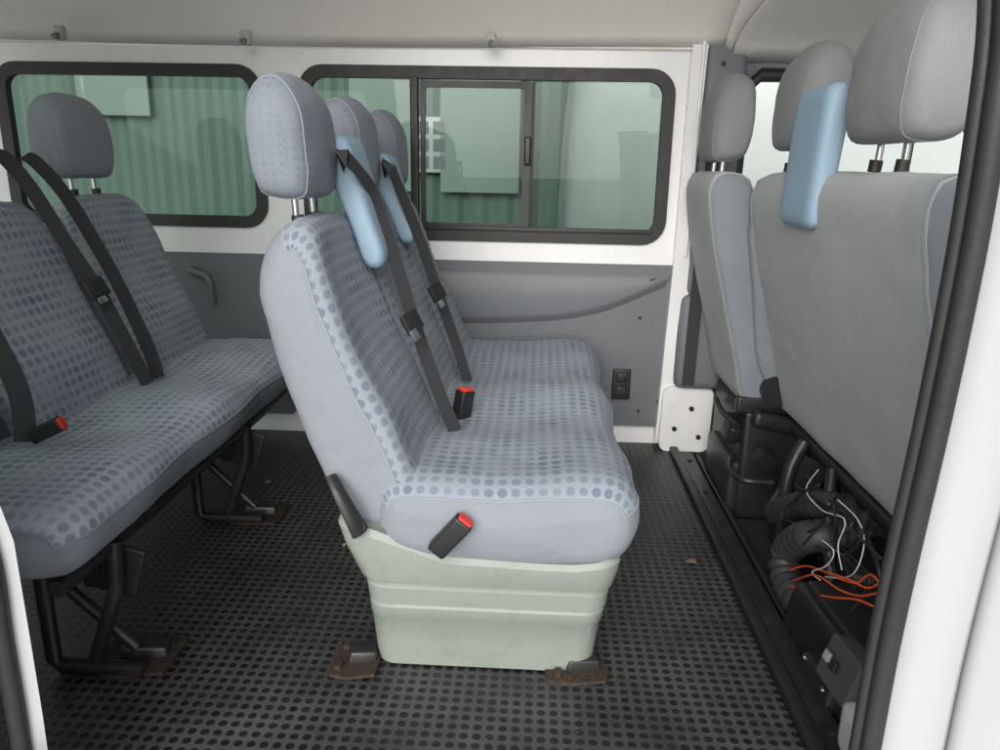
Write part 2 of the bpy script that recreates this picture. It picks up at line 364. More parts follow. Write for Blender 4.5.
# headlining
HL = [(2.607, 1.375), (2.575, 1.405), (2.50, 1.462), (2.40, 1.53), (2.25, 1.62), (1.95, 1.74), (1.5, 1.80), (1.0, 1.80), (.86, 1.78)]
hl = crom([(0, y, z) for y, z in HL], 40, False)
sheet('headlining', [[(x, p.y, p.z+.004*math.sin(x*2.1)) for p in hl] for x in [-2.6+i*.1 for i in range(33)]], m_line, van, .012)
tube('headlining_edge', [(-2.6, 2.605, 1.376), (-1, 2.605, 1.376), (.59, 2.605, 1.376)], .006, m_line, van)
for (u, v) in ((60, 33), (246, 38), (491, 40)):
    q = P(u, v, Y=2.51); h = rbox('coat_hook', q, (.030, .03, .042), .007, m_hook, van)
    cyl('hook_knob', q+Vector((0, -.01, -.008)), q+Vector((0, -.034, -.014)), .009, m_trim, h, 14)
# cab lining
CL = crom([(0, y, z) for y, z in [(2.63, 1.345), (2.56, 1.39), (2.42, 1.43), (2.1, 1.47), (1.6, 1.49), (1.1, 1.45), (.92, 1.38)]], 24, False)
sheet('cab_headlining', [[(x, p.y, p.z-.05*max(0, x-.9)**2) for p in CL] for x in [.60+i*.09 for i in range(14)]], m_line, van, .02)
V = [(.595, p.y, p.z) for p in CL]; Wt = [(.585, y, z) for y, z in [(2.605, 1.38), (2.53, 1.44), (2.40, 1.55), (2.1, 1.70), (1.6, 1.80), (1.1, 1.78), (.92, 1.72)]]
Wt = crom(Wt, 24, False); sheet('cab_header', [V, [a.lerp(Vector(b), .5)+Vector((-.015, 0, 0)) for a, b in zip(Wt, V)], Wt], m_line, van, .01)
# far cab door
cd = plate('cab_door', [(.56, 0), (1.75, 0), (1.75, .78), (1.62, .95), (1.35, 1.36), (.56, 1.36)], [[(.66, .80), (1.60, .80), (1.56, .92), (1.30, 1.31), (.70, 1.31), (.66, 1.27)]], lambda x, z, d: (x, 2.70-.06*max(0, z-.7)+d, z), .04, m_trim2, van)
tube('window_seal', [(.665, 2.68, .80), (.665, 2.655, 1.26), (.71, 2.65, 1.305), (1.30, 2.65, 1.305), (1.56, 2.68, .93)], .022, m_rub, cd, smoothpath=False)
plate('pane', [(.64, .78), (1.62, .78), (1.57, .93), (1.31, 1.33), (.68, 1.33)], [], lambda x, z, d: (x, 2.725-.06*max(0, z-.7)+d, z), .004, m_clear, cd)
tube('window_divider', [(1.22, 2.685, .80), (1.22, 2.655, 1.31)], .016, m_rub, cd, smoothpath=False)
tube('windscreen_pillar', [(1.95, 2.62, .80), (1.62, 2.58, 1.15), (1.40, 2.52, 1.37), (1.34, 2.2, 1.44), (1.32, 1.75, 1.46), (1.34, 1.25, 1.43)], .035, m_rub, van)
rbox('cab_floor', (1.27, 1.83, -.075), (1.5, 1.86, .05), 0, m_dark, van)
rbox('dashboard', (1.78, 1.8, .46), (.36, 1.7, .62), .08, m_trim2, van, (0, -.15, 0))
rbox('front_bulkhead', (2.0, 1.8, .2), (.05, 1.8, .8), 0, m_white, van)
tube('steering_wheel', [(1.50+.07*math.sin(a), 2.32+.19*math.cos(a), .90+.17*math.sin(a)) for a in [i*math.pi/12 for i in range(25)]], .014, m_black, van, smoothpath=False)
# floor edge rails along the cab step
rbox('floor_rail', (.527, 1.87, .004), (.03, 1.72, .03), .006, m_black, van)
rbox('floor_rail', (.572, 1.87, -.012), (.05, 1.72, .022), .005, m_blackm, van)
rbox('floor_rail', (.615, 1.87, -.024), (.018, 1.72, .04), .005, m_black, van)
for i in range(6): cyl('rail_bolt', (.572, 1.2+i*.27, -.005), (.572, 1.2+i*.27, .004), .009, m_blackm, van, 6)
# rear closure and near side walls
plate('rear_wall', [(.86, -.5), (2.68, -.5), (2.66, 1.72), (.86, 1.72)], [rrect(.96, .45, 1.74, 1.58, .06), rrect(1.80, .45, 2.56, 1.50, .06)], lambda y, z, d: (-2.62-d, y, z), .04, m_white, van)  # rear openings out of view, left unglazed and enlarged to light the interior
nw = plate('rear_quarter', [(-2.6, -.5), (-.74, -.5), (-.76, .5), (-.80, 1.1), (-.86, 1.78), (-2.6, 1.78)], [rrect(-2.4, .7, -.98, 1.4, .06)], lambda x, z, d: (x, .86-d, z), .05, m_white, van)
plate('pane', rrect(-2.42, .68, -.96, 1.42, .06), [], lambda x, z, d: (x, .835-d, z), .004, m_glass, nw)
# left door edge seal + inner pillar
LS = [P(-110, 300, Y=.88), P(-60, 430, Y=.88), P(-14, 545, Y=.88), P(3, 640, Y=.88), P(17, 720, Y=.88), P(28, 790, Y=.88)]
tube('door_seal', LS, .013, m_rub, van, 10)
sheet('inner_pillar', [[p+Vector((-.01, -.002, 0)) for p in LS], [p+Vector((.010, .010, 0)) for p in LS], [p+Vector((.028, .014, -.0)) for p in LS], [p+Vector((-.03, .06, 0)) for p in LS]], m_white2, van, .002, 15)
rbox('door_sill', (-.1, .865, -.10), (1.3, .07, .06), .01, m_white, van)
# right B pillar
RS = [P(1004, -40, Y=.84), P(1000, 40, Y=.845), P(988, 130, Y=.85), P(972, 230, Y=.86), P(953, 330, Y=.87), P(930, 440, Y=.88), P(905, 550, Y=.885), P(884, 650, Y=.89), P(864, 760, Y=.89), P(850, 830, Y=.89)]
rs = crom(RS, 40, False)
tube('door_seal', [p+Vector((.006, 0, 0)) for p in RS], .014, m_rub, van, 12, flat=.9)
tube('door_seal', [p+Vector((-.008, .012, 0)) for p in RS], .009, m_rub, van, 10)
def prow(dx, dy): return [p+Vector((dx, dy, 0)) for p in rs]
sheet('door_pillar', [prow(.12, .16), prow(.05, .13), prow(.02, .05), prow(.008, .02), prow(.012, .004), prow(.02, -.012), prow(.035, -.02), prow(.06, -.022), prow(.085, -.02), prow(.095, -.012), prow(.097, .01)], m_white2, van, .003, 60)
fd = sheet('front_door', [prow(.104, .012), prow(.106, -.012), prow(.114, -.022), prow(.2, -.045), prow(.3, -.055)], m_white2, van, .003, 60)
k = min(range(40), key=lambda i: abs(rs[i].z-P(938, 412, Y=.88).z)); q = rs[k]; rbox('door_moulding', (q.x+.19, q.y-.055, q.z), (.15, .03, .035), .008, m_black, fd)
q = P(862, 745, Y=.97); rbox('sill_bracket', (q.x+.03, q.y+.03, q.z-.03), (.06, .12, .09), .02, m_white2, van)

# ---------------------------------------------------------------- seats
SL = -.41; X0, Z0 = -.22, .45
BPpx = [(262, 236), (254, 262), (253, 295), (263, 335), (280, 385), (300, 435), (325, 492), (346, 530), (382, 533), (416, 524), (421, 498), (407, 455), (374, 388), (346, 325), (325, 268), (309, 233), (285, 219)]
BP = [(P(u, v, Y=1.31).x, P(u, v, Y=1.31).z) for u, v in BPpx]
def sm(a, b, x): t = max(0, min(1, (x-a)/(b-a))); return t*t*(3-2*t)
def fm_back(nx, nz, typ):
    if typ < .35: return 1
    return 0 if (nx > .15 or nz > .85) else 1
def backrest(parent, sh, y0, y1, mats, piping=True, tap=.16, r=.046, ri=.038, rec=.022):
    yc = (y0+y1)/2
    def df(x, y, z, nx, nz, yn):
        w = sm(.45, .95, nx)*sm(.40, .5, z)*(1-sm(.82, .92, z))
        x += -rec*w*(1-abs(yn)**2.5) + .018*w*math.exp(-((z-.56)/.07)**2)*(1-yn*yn)
        k = 1-tap*sm(.74, .93, z); return (x, yc+(y-yc)*k, z-.018*sm(.8, .92, z)*abs(yn)**3)
    o, rings, nor = soft('backrest', [(x+sh, z) for x, z in BP], y0, y1, r, mats, parent, fm_back, df, n=64, ri=ri, wr=.003)
    if piping:
        for j in (2, len(rings)-3):
            idx = [i for i in range(len(nor)) if nor[i].x > .15 or nor[i].y > .85]
            brk = max(range(len(idx)), key=lambda k: (idx[k]-idx[k-1]) % len(nor)); idx = idx[brk:]+idx[:brk]
            tube('piping', [rings[j][i]+Vector((nor[i].x*.3, -.8 if j < 9 else .8, nor[i].y*.3))*.0006 for i in idx], .0022, m_seam, o, 6, smoothpath=False)
    return o
def headrest(parent, cx, cy, zb, mat, sx=1, wy=.27, h=.215, lean=-.04, thick=.052, postz=.09):
    prof = [(-.030, .0), (.032, -.004), (.050, .03), (.052, .10), (.044, .165), (.014, .208), (-.022, .207), (-.045, .170), (-.052, .10), (-.048, .03)]
    prof = [(cx+sx*(a*thick/.052+lean*b), zb+b*h/.21) for a, b in prof]
    def df(x, y, z, nx, nz, yn):
        t = (z-zb)/h; k = .86+.14*math.sin(min(1, max(0, t))*math.pi*.8+.3); return (x-sx*.012*yn*yn, cy+(y-cy)*k, z-.02*abs(yn)**3*sm(.5, 1, t))
    o, rings, nor = soft('headrest', prof, cy-wy/2, cy+wy/2, .042, [mat], parent, None, df, n=48, m=10, wr=.0025, ri=.024)
    tube('seam', [rings[5][i]+Vector((nor[i].x, 0, nor[i].y))*.0002 for i in range(len(nor))]+[rings[5][0]], .0014, m_seam if sx > 0 else mat, o, 6, smoothpath=False)
    for s in (-1, 1):
        cyl('post', (cx+sx*.004, cy+s*.055, zb-postz), (cx-sx*.002, cy+s*.055, zb+.03), .0065, m_chr, o, 14)
        cyl('collar', (cx+sx*.006, cy+s*.055, zb-.058), (cx+sx*.004, cy+s*.055, zb-.036), .012, m_black, o, 14)
    return o
CP = [(-.27, .425), (-.15, .430), (0, .437), (.10, .440), (.165, .432), (.205, .40), (.214, .345), (.19, .285), (.12, .252), (-.05, .25), (-.22, .262), (-.285, .30), (-.295, .37)]
CPR = [(-1.11, .43), (-1.02, .436), (-.92, .444), (-.83, .446), (-.775, .436), (-.745, .405), (-.742, .365), (-.765, .325), (-.83, .305), (-.95, .30), (-1.08, .31), (-1.13, .34), (-1.135, .39)]
def cushion(parent, prof, xb, y0, y1, nseat, mats, r=.075, ri=.055):
    w = (y1-y0)/nseat; lim = .15
    def df(x, y, z, nx, nz, yn):
        ph = (y-y0)/w*2*math.pi; a = sm(.3, .9, nz); e = sm(.05, .3, y-y0)*sm(.05, .3, y1-y)
        z += a*(-.017*(1+math.cos(ph))*.5*e+.006)*sm(xb+.0, xb+.1, x)
        z -= a*.008*math.exp(-((x-xb-.25)/.10)**2)
        x -= sm(.4, .9, nx)*.007*(1+math.cos(ph))*e
        return (x, y, z)
    o, rings, nor = soft('cushion', prof, y0, y1, r, mats, parent, lambda nx, nz, typ: 1 if typ < .45 else (0 if nz > lim else 1), df, n=72, m=44, wr=.003, ri=ri, bulge=.008)
    idx = [i for i in range(len(nor)) if nor[i].y > lim and nor[i].x > 0]
    i0 = min(idx, key=lambda i: nor[i].y)
    tube('piping', [rings[j][i0]+Vector((.0004, 0, .0004)) for j in range(3, len(rings)-3)], .0022, m_seam, o, 6, smoothpath=False)
    idx = [i for i in range(len(nor)) if nor[i].y > lim]
    brk = max(range(len(idx)), key=lambda k: (idx[k]-idx[k-1]) % len(nor)); idx = idx[brk:]+idx[:brk]
    tube('piping', [rings[3][i]+Vector((nor[i].x, -.6, nor[i].y))*.0004 for i in idx], .0022, m_seam, o, 6, smoothpath=False)
    return o
def guide(parent, prof, y0, y1, r=.026):
    o, _, _ = soft('belt_guide', prof, y0, y1, r, [m_blue], parent, n=48, m=5, wr=0, bulge=.002, ri=.012)
    return o
GP = [(-.445, 1.056), (-.415, 1.058), (-.396, 1.04), (-.374, .965), (-.350, .885), (-.330, .825), (-.330, .795), (-.347, .783), (-.372, .795), (-.398, .87), (-.430, .95), (-.458, 1.025)]
GP2 = [(x-.004, .80+(z-.79)*.86) for x, z in GP]
def buckle(parent, p, rot, s=1.0):
    o = rbox('buckle', p, (.032*s, .024*s, .078*s), .006, m_black, parent, rot)
    q = Euler(rot).to_matrix() @ Vector((0, 0, .034*s)); rbox('release_button', Vector(p)+q, (.025*s, .0185*s, .018*s), .003, m_red, o, rot)
    return o
def bracket(parent, p, sx, sy):
    k = [(-.5, -.42), (-.1, -.5), (.45, -.46), (.52, -.1), (.44, .45), (0, .5), (-.48, .38), (-.55, .05)]
    o = plate('floor_bracket', [(a*sx*random.uniform(.9, 1.08), b*sy*random.uniform(.9, 1.08)) for a, b in k], [], lambda x, y, d: (p[0]+x, p[1]+y, .002+d+.003*math.sin(x*40)), .007, m_rust, parent)
    rbox('bracket_tab', (p[0]+.01, p[1]+.01, .018), (sx*.62, sy*.42, .026), .006, m_blackm, o, (0, .08, .2), .85)
    for (a, b) in ((-.34, -.25), (.36, .22), (-.3, .3)): cyl('bolt', (p[0]+a*sx, p[1]+b*sy, .006), (p[0]+a*sx, p[1]+b*sy, .018), .010, m_rust if a < 0 else m_blackm, o, 6)
    return o

# --- near bench
B = thing('bench_seat', 'three seat bench nearest the door, with pale plastic end cover and blue dotted fabric', 'seat', (-.1, 1.9, 0))
YB = [(1.305, 1.705), (1.73, 2.13), (2.15, 2.54)]
for a, b in YB: backrest(B, 0, a, b, [m_fab, m_side])
cushion(B, CP, -.29, 1.274, 2.56, 3, [m_fab, m_side])
for y in (1.49, 1.93, 2.37): headrest(B, -.460, y, .942, m_hr)
guide(B, GP, 1.60, 1.765, .026); guide(B, GP2, 2.05, 2.185, .024)
# end cover
secs = [(.004, -.310, .142, 1.332), (.06, -.313, .147, 1.326), (.118, -.317, .153, 1.318), (.124, -.318, .156, 1.313), (.150, -.319, .159, 1.309), (.154, -.318, .157, 1.312), (.160, -.318, .157, 1.312), (.164, -.319, .162, 1.305), (.198, -.319, .165, 1.300), (.202, -.318, .163, 1.304), (.208, -.318, .163, 1.304), (.214, -.321, .170, 1.292), (.250, -.328, .178, 1.280), (.272, -.331, .181, 1.278), (.283, -.325, .175, 1.286)]
V, F = [], []
for (z, a, b, y) in secs:
    ring = rrect(a, y, b, 1.52, .045, 10); L = len(ring); ring2 = []
    for i in range(L):
        a_, b_ = ring[i], ring[(i+1) % L]
        for t in ((0, .15, .3, .45, .6, .75, .9) if i % 10 == 9 else (0,)): ring2.append((a_[0]+(b_[0]-a_[0])*t, a_[1]+(b_[1]-a_[1])*t))
    ring = ring2
    for (x, yy) in ring:
        up = sm(.2, .283, z)*(.066*sm(-.14, -.33, x)+.004*math.sin(x*9))
        V.append((x-.040*sm(.18, .283, z)*sm(-.2, -.33, x), yy, z+up-.012*sm(.2, .283, z)*sm(-.15, .08, x)*(1-sm(.1, .17, x))))
n = len(ring)
for j in range(len(secs)-1):
    for i in range(n): F.append((j*n+i, j*n+(i+1) % n, (j+1)*n+(i+1) % n, (j+1)*n+i))
F.append(tuple(range((len(secs)-1)*n, len(secs)*n)))
ec = mk('end_cover', V, F, m_cover, B, sharp=34)
# lever
lv = tube('recliner_lever', [P(331, 476, Y=1.285), P(340, 494, Y=1.266), P(352, 517, Y=1.262), P(360, 532, Y=1.268)], .016, m_black, B, 10, flat=.6, rfun=lambda i, N: .012+.008*i/N)
cyl('lever_pivot', P(358, 527, Y=1.30), P(358, 527, Y=1.262), .012, m_black, lv)
p = P(451, 533, Y=1.262); buckle(B, (p.x, 1.250, p.z), (.1, .68, 0), 1.15)
p = P(463, 412, Y=1.74); buckle(B, (p.x, 1.72, p.z+.012), (.1, .12, .9), 1.3)
def on(u, v, off=.03, sh=0): return PS(u, v, X0+sh, Z0, SL, off)
nrm = (.8, -.62, .35)
b1 = strap('seat_belt', [Vector((-.44, 1.70, .985)), on(343, 156, .07), on(358, 170, .07), on(372, 192, .06), on(392, 250, .05), on(414, 322, .04), on(440, 395, .04), on(456, 432, .04)], nrm, .038, .002, m_belt, B)
t1 = rbox('tongue', on(412, 322, .052), (.012, .050, .045), .004, m_black, b1, (.3, -.38, -.6)); rbox('tongue_plate', on(415, 335, .052), (.004, .022, .025), .001, m_chr, t1, (.3, -.38, -.6))
b2 = strap('seat_belt', [Vector((-.44, 2.13, .96)), on(388, 164, .06), on(400, 190, .055), on(420, 240, .045), on(440, 298, .04), on(458, 350, .04), on(467, 380, .04)], nrm, .038, .002, m_belt, B)
t2 = rbox('tongue', on(437, 292, .052), (.012, .050, .045), .004, m_black, b2, (.3, -.38, -.6)); rbox('tongue_plate', on(441, 303, .052), (.004, .022, .025), .001, m_chr, t2, (.3, -.38, -.6))
for x in (-.2, .1): tube('frame_rail', [(x, 1.45, .235), (x, 2.52, .235)], .016, m_blackm, B, smoothpath=False)
for x, y in ((-.22, 2.35), (.10, 2.35), (-.24, 1.55), (.10, 1.55)): tube('leg', [(x, y, .24), (x*1.05, y, .01)], .016, m_blackm, B, smoothpath=False)
p = P(358, 662, Z=0); bracket(B, (p.x, p.y, 0), .10, .12)
p = P(578, 683, Z=0); bracket(B, (p.x, p.y+.035, 0), .12, .09)

# --- rear bench
RSH = -.84
B2 = thing('bench_seat', 'rear bench on the left with dark steel legs, dotted fabric and crossing black belts', 'seat', (-.94, 1.72, 0))
for a, b in ((1.05, 1.395), (1.45, 1.89), (1.95, 2.385)): backrest(B2, RSH, a, b, [m_fab_r, m_side], tap=.20, r=.055, ri=.042, rec=.004)
cushion(B2, CPR, -1.12, 1.06, 2.42, 3, [m_fab_r, m_side], .065, .05)
for y in (1.2, 1.62, 2.14): headrest(B2, -1.295, y, .955, m_hr_r)
nrm2 = (.8, -.6, .3)
strap('seat_belt', [on(24, 156, .0, RSH), on(36, 162, .03, RSH), on(66, 196, .055, RSH), on(104, 258, .06, RSH), on(130, 308, .06, RSH), on(150, 352, .055, RSH), on(158, 378, .045, RSH)], nrm2, .036, .002, m_belt, B2)
b3 = strap('seat_belt', [on(-8, 150, .0, RSH), on(5, 158, .04, RSH), on(32, 190, .065, RSH), on(64, 240, .07, RSH), on(97, 289, .07, RSH), on(126, 342, .06, RSH), on(148, 384, .05, RSH)], nrm2, .036, .002, m_belt, B2)
t3 = rbox('tongue', on(96, 288, .082, RSH), (.012, .052, .048), .004, m_black, b3, (.3, -.38, -.6)); rbox('tongue_plate', on(102, 298, .085, RSH), (.004, .022, .025), .001, m_chr, t3, (.3, -.38, -.6))
strap('seat_belt', [on(-12, 330, .06, RSH), on(12, 375, .055, RSH), on(22, 405, .05, RSH), on(26, 442, .05, RSH)], nrm2, .042, .002, m_belt, B2)
p = P(47, 430, Y=1.36); buckle(B2, (p.x, 1.36, p.z), (.2, 1.1, .2), .95)
for x in (-1.05, -.80): tube('frame_rail', [(x, 1.10, .29), (x, 2.36, .29)], .016, m_blackm, B2, smoothpath=False)
for y in (1.26, 1.93):
    tube('leg', [(-.79, y, .30), (-.795, y, .20), (-.86, y, .03)], .015, m_blackm, B2, smoothpath=False)
    tube('leg', [(-.945, y, .31), (-.945, y, .03), (-.93, y, .016), (-.76, y, .016)], .015, m_blackm, B2, smoothpath=False)
    rbox('leg_plate', (-.80, y+.03, .22), (.08, .012, .11), .004, m_blackm, B2, (0, .3, 0))
    tube('brace', [(-.80, y+.05, .03), (-1.05, y+.05, .28)], .012, m_blackm, B2, smoothpath=False)
    rbox('slide_lock', (-.86, y+.06, .20), (.05, .06, .05), .008, m_blackm, B2)
    bracket(B2, (-.80, y+.06, 0), .16, .14)

# --- double passenger seat
D = thing('passenger_seat', 'double passenger seat with plain grey back seen from behind', 'seat', (.95, 1.68, -.05))
DP = [(.588, .975), (.585, .92), (.612, .78), (.655, .62), (.700, .46), (.725, .36), (.745, .325), (.80, .33), (.865, .40), (.865, .50), (.80, .65), (.745, .80), (.715, .94), (.685, .995), (.61, 1.003)]
def dfD(x, y, z, nx, nz, yn):
    yc = 1.6; return (x, yc+(y-yc)*(1-.02*sm(.6, .95, z)), z-.02*abs(yn)**6*sm(.8, .95, z)*(1 if yn > 0 else .1))
Do, rg, nr = soft('backrest', DP, 1.165, 2.17, .022, [m_grey, m_side], D, lambda nx, nz, t: 1 if (nx > .5 or t < 1) else 0, dfD, n=72, m=24, ri=.014, wr=.003)
idx = [i for i in range(len(nr)) if nr[i].x < .3]
brk = max(range(len(idx)), key=lambda k: (idx[k]-idx[k-1]) % len(nr)); idx = idx[brk:]+idx[:brk]
for j in (5, len(rg)-6): tube('seam', [rg[j][i]+Vector((nr[i].x, 0, nr[i].y))*.0006 for i in idx], .0022, m_seam, Do, 6, smoothpath=False)
soft('cushion', [(.78, .42), (1.0, .43), (1.22, .44), (1.29, .40), (1.28, .32), (1.1, .29), (.80, .29), (.76, .35)], 1.18, 2.17, .05, [m_fab, m_side], D, lambda nx, nz, t: 0 if (t == 2 and nz > .1) else 1, None, n=48, m=20)
headrest(D, .64, 1.455, 1.062, m_hrg, -1, .30, .25, -.05, .062, .10); headrest(D, .64, 1.965, 1.060, m_hrg, -1, .265, .235, -.05, .058, .10)
guide(D, [(.605, 1.182), (.583, 1.168), (.575, 1.11), (.570, 1.0), (.567, .93), (.570, .895), (.586, .882), (.603, .895), (.615, .94), (.622, 1.0), (.630, 1.10), (.632, 1.155), (.622, 1.180)], 1.64, 1.85, .034)
for y in (1.30, 1.75, 2.1):
    tube('leg', [(.80, y, .30), (.78, y, .15), (.80, y, -.04)], .02, m_blackm, D); tube('leg', [(1.2, y, .30), (1.2, y, -.04)], .018, m_blackm, D, smoothpath=False)
rbox('seat_frame', (1.0, 1.66, .275), (.46, .96, .05), .01, m_blackm, D)
tube('frame_rail', [(.77, 1.18, .29), (.77, 2.15, .29)], .02, m_blackm, D, smoothpath=False)
tube('frame_rail', [(.74, 1.95, .30), (.70, 1.93, .20), (.70, 1.92, -.03)], .018, m_blackm, D)
rbox('frame_gusset', (.74, 1.94, .18), (.10, .012, .16), .004, m_blackm, D, (0, .4, 0))
# --- driver seat
R = thing('driver_seat', 'driver seat behind the double seat, with grey headrest and pale blue side', 'seat', (.85, 2.37, -.05))
RP = [(x-.105, z*1.0-.004) for x, z in DP]
soft('backrest', RP, 2.17, 2.58, .030, [m_grey, m_side], R, lambda nx, nz, t: 1 if t < 1 else 0, lambda x, y, z, nx, nz, yn: (x, 2.375+(y-2.375)*(1-.10*sm(.7, .97, z)), z), n=60, m=14, ri=.02)
soft('cushion', [(.66, .44), (.9, .45), (1.1, .46), (1.18, .42), (1.17, .34), (.95, .31), (.70, .31), (.65, .37)], 2.17, 2.58, .05, [m_fab, m_side], R, lambda nx, nz, t: 0 if (t == 2 and nz > .1) else 1, None, n=44, m=14)
headrest(R, .535, 2.37, 1.035, m_hrg, -1, .26, .235, -.05, .055, .10)
soft('side_bolster', [(.61, .90), (.65, .88), (.68, .70), (.73, .50), (.75, .42), (.69, .40), (.645, .50), (.615, .68), (.59, .84)], 2.145, 2.20, .02, [m_side], R, n=36, m=3, ri=.012)
rbox('seat_base', (.86, 2.37, .13), (.44, .38, .36), .02, m_black, R)
rbox('seat_slide', (.86, 2.18, .33), (.50, .03, .05), .008, m_blackm, R)
cyl('recliner_cover', (.715, 2.165, .385), (.715, 2.125, .385), .045, m_black, R, 28)
ah = rbox('adjuster_handle', (.74, 2.12, .29), (.20, .04, .05), .018, m_black, R, (0, .2, .1))
cyl('height_knob', (.68, 2.10, .20), (.68, 2.06, .19), .03, m_black, R, 20)
tube('slide_bar', [(.62, 2.20, .15), (.60, 2.12, .14), (.62, 2.05, .14), (.70, 2.04, .14)], .009, m_blackm, R)
rbox('base_step', (.64, 2.34, .05), (.06, .30, .18), .02, m_blackm, R)
rbox('base_latch', (.625, 2.25, .23), (.04, .10, .06), .012, m_black, R, (.3, .2, 0))
tube('base_bar', [(.62, 2.18, .26), (.60, 2.30, .27), (.62, 2.46, .26)], .010, m_blackm, R)

# ---------------------------------------------------------------- clutter under the cab seats
corr = lambda r: (lambda i, N: r*(1.0 if i % 4 < 2 else .84))
q = lambda u, v, x: P(u, v, X=x)
tag(tube('corrugated_hose', [q(778, 512, .70), q(800, 506, .70), q(830, 506, .71), (.86, 1.70, .20)], .038, m_hose, None, 16, n=60, rfun=corr(.038), sharp=60), 'black corrugated hose running level under the double seat', 'hose')
tag(tube('corrugated_hose', [(.90, 1.78, .20), (.80, 1.70, .18), q(820, 536, .68), q(803, 538, .66), q(787, 552, .66), q(786, 578, .65), q(800, 605, .65), q(815, 640, .66)], .040, M('grey_hose', (.034, .034, .036), .5, var=.2), None, 16, n=90, rfun=corr(.040), sharp=60), 'dark corrugated hose bending down beside the black heater box', 'hose')
tag(tube('support_pipe', [q(832, 470, .72), q(828, 520, .70), q(832, 600, .70)], .013, m_blackm), 'thin black upright pipe in front of the level hose', 'pipe')
hb = thing('heater_box', 'black plastic heater box on the cab floor below the orange wires', 'box', (.68, 1.38, -.05))
rbox('housing', (.71, 1.38, .02), (.22, .40, .17), .03, m_black, hb, (0, .08, .05), .92); rbox('lid', (.71, 1.38, .112), (.16, .28, .022), .008, m_blackm, hb, (.05, .06, .08))
rbox('flange', (.598, 1.33, .0), (.03, .12, .08), .008, m_blackm, hb, (0, .1, .1))
for y in (1.28, 1.38): cyl('screw', (.584, y, .03), (.578, y, .03), .007, m_chr, hb, 8)
cn = thing('control_unit', 'small grey module with raised square icons near the door pillar', 'module', (.60, 1.17, -.05))
p = P(838, 672, X=.575); rbox('case', (p.x+.02, p.y, p.z), (.05, .11, .09), .008, M('grey_module', S(66, 68, 71), .5), cn, (0, .3, .1))
mi = M('icon_light', S(140, 142, 145), .5)
for k, (dy, dz) in enumerate(((.022, .018), (-.008, .018), (.022, -.012), (-.01, -.012))): rbox('icon', (p.x-.008+dz*-.3, p.y+dy, p.z+dz), (.008, .018, .018), .002, mi if k % 2 == 0 else m_black, cn, (0, .3, .1))
for k, (x, y, z, sx, sy, sz) in enumerate(((.80, 1.62, .05, .16, .2, .2), (.86, 1.95, .05, .16, .16, .22), (.76, 2.0, .0, .1, .14, .1))):
    tag(rbox('junction_box', (x, y, z), (sx, sy, sz), .015, m_blackm if k else m_black), ('black junction box behind the bending hose', 'black box under the far end of the double seat', 'low black box on cab floor beside driver seat')[k], 'box')
W = [('orange wire looping forward over the black heater box', [(775, 573), (792, 580), (815, 575), (840, 590), (862, 596), (886, 590)], .64, m_orange),
     ('orange wire hanging lowest across the heater box', [(773, 575), (800, 590), (830, 597), (858, 600), (880, 612), (870, 622), (890, 626)], .63, m_orange),
     ('orange wire end rising beside the pillar', [(838, 578), (856, 583), (872, 575), (890, 600)], .64, m_orange),
     ('fine orange wire curling back towards the bending hose', [(790, 570), (806, 566), (826, 572), (850, 580), (868, 588), (884, 580)], .645, m_orange)]
for lb, pts, x, m in W: tag(tube('wire', [q(u, v, x+.006*math.sin(i*1.7)) for i, (u, v) in enumerate(pts)], .0021, m, None, 8), lb, 'wire')
W = [('white wire curling down in front of upright pipe', [(818, 470), (806, 490), (822, 510), (845, 520), (838, 545), (842, 570)], .65),
     ('white wire arching right beside the level hose', [(838, 500), (858, 520), (864, 545), (852, 575), (825, 577)], .66),
     ('short white wire poking out above the bending hose', [(822, 540), (834, 552), (826, 566), (812, 572), (820, 580)], .64)]
for lb, pts, x in W: tag(tube('wire', [q(u, v, x) for u, v in pts], .0014, m_wwire, None, 8), lb, 'wire')
random.seed(11)
for k in range(9):
    u0, v0 = random.uniform(795, 870), random.uniform(475, 520); pts = [(u0, v0)]
    for i in range(4): pts.append((max(780, min(885, pts[-1][0]+random.uniform(-26, 32))), pts[-1][1]+random.uniform(8, 32)))
    tag(tube('wire', [q(u, v, .66+.02*math.sin(i*2+k)) for i, (u, v) in enumerate(pts)], .003, m_black, None, 6), 'thin black wire in the tangle under the double seat', 'wire', 'loose black wires under the double seat')
for lb, pts, x in (('black cable sagging from the level hose to the box', [(850, 505), (868, 540), (880, 580), (860, 600)], .68), ('black cable coiled beside the driver seat base', [(770, 470), (785, 490), (780, 520), (800, 530)], .74)):
    tag(tube('cable', [q(u, v, x) for u, v in pts], .006, m_black, None, 8), lb, 'cable')
for k, (u, v, s, lb) in enumerate(((690, 562, .017, 'dry brown leaf on the rubber floor near the cab step'), (345, 545, .010, 'tiny brown leaf scrap behind the bench end cover'), (268, 482, .013, 'brown scrap lying between the two benches'))):
    p = P(u, v, Z=.004); a0 = random.random()*6
    pts = [(p.x, p.y, .010)]+[(p.x+math.cos(a0+i*.7)*s*random.uniform(.5, 1.1), p.y+math.sin(a0+i*.7)*s*random.uniform(.5, 1.1), .003+random.random()*.006) for i in range(9)]
    tag(mk('dry_leaf', pts, [(0, i, i % 9+1) for i in range(1, 10)], m_leaf), lb, 'leaf')

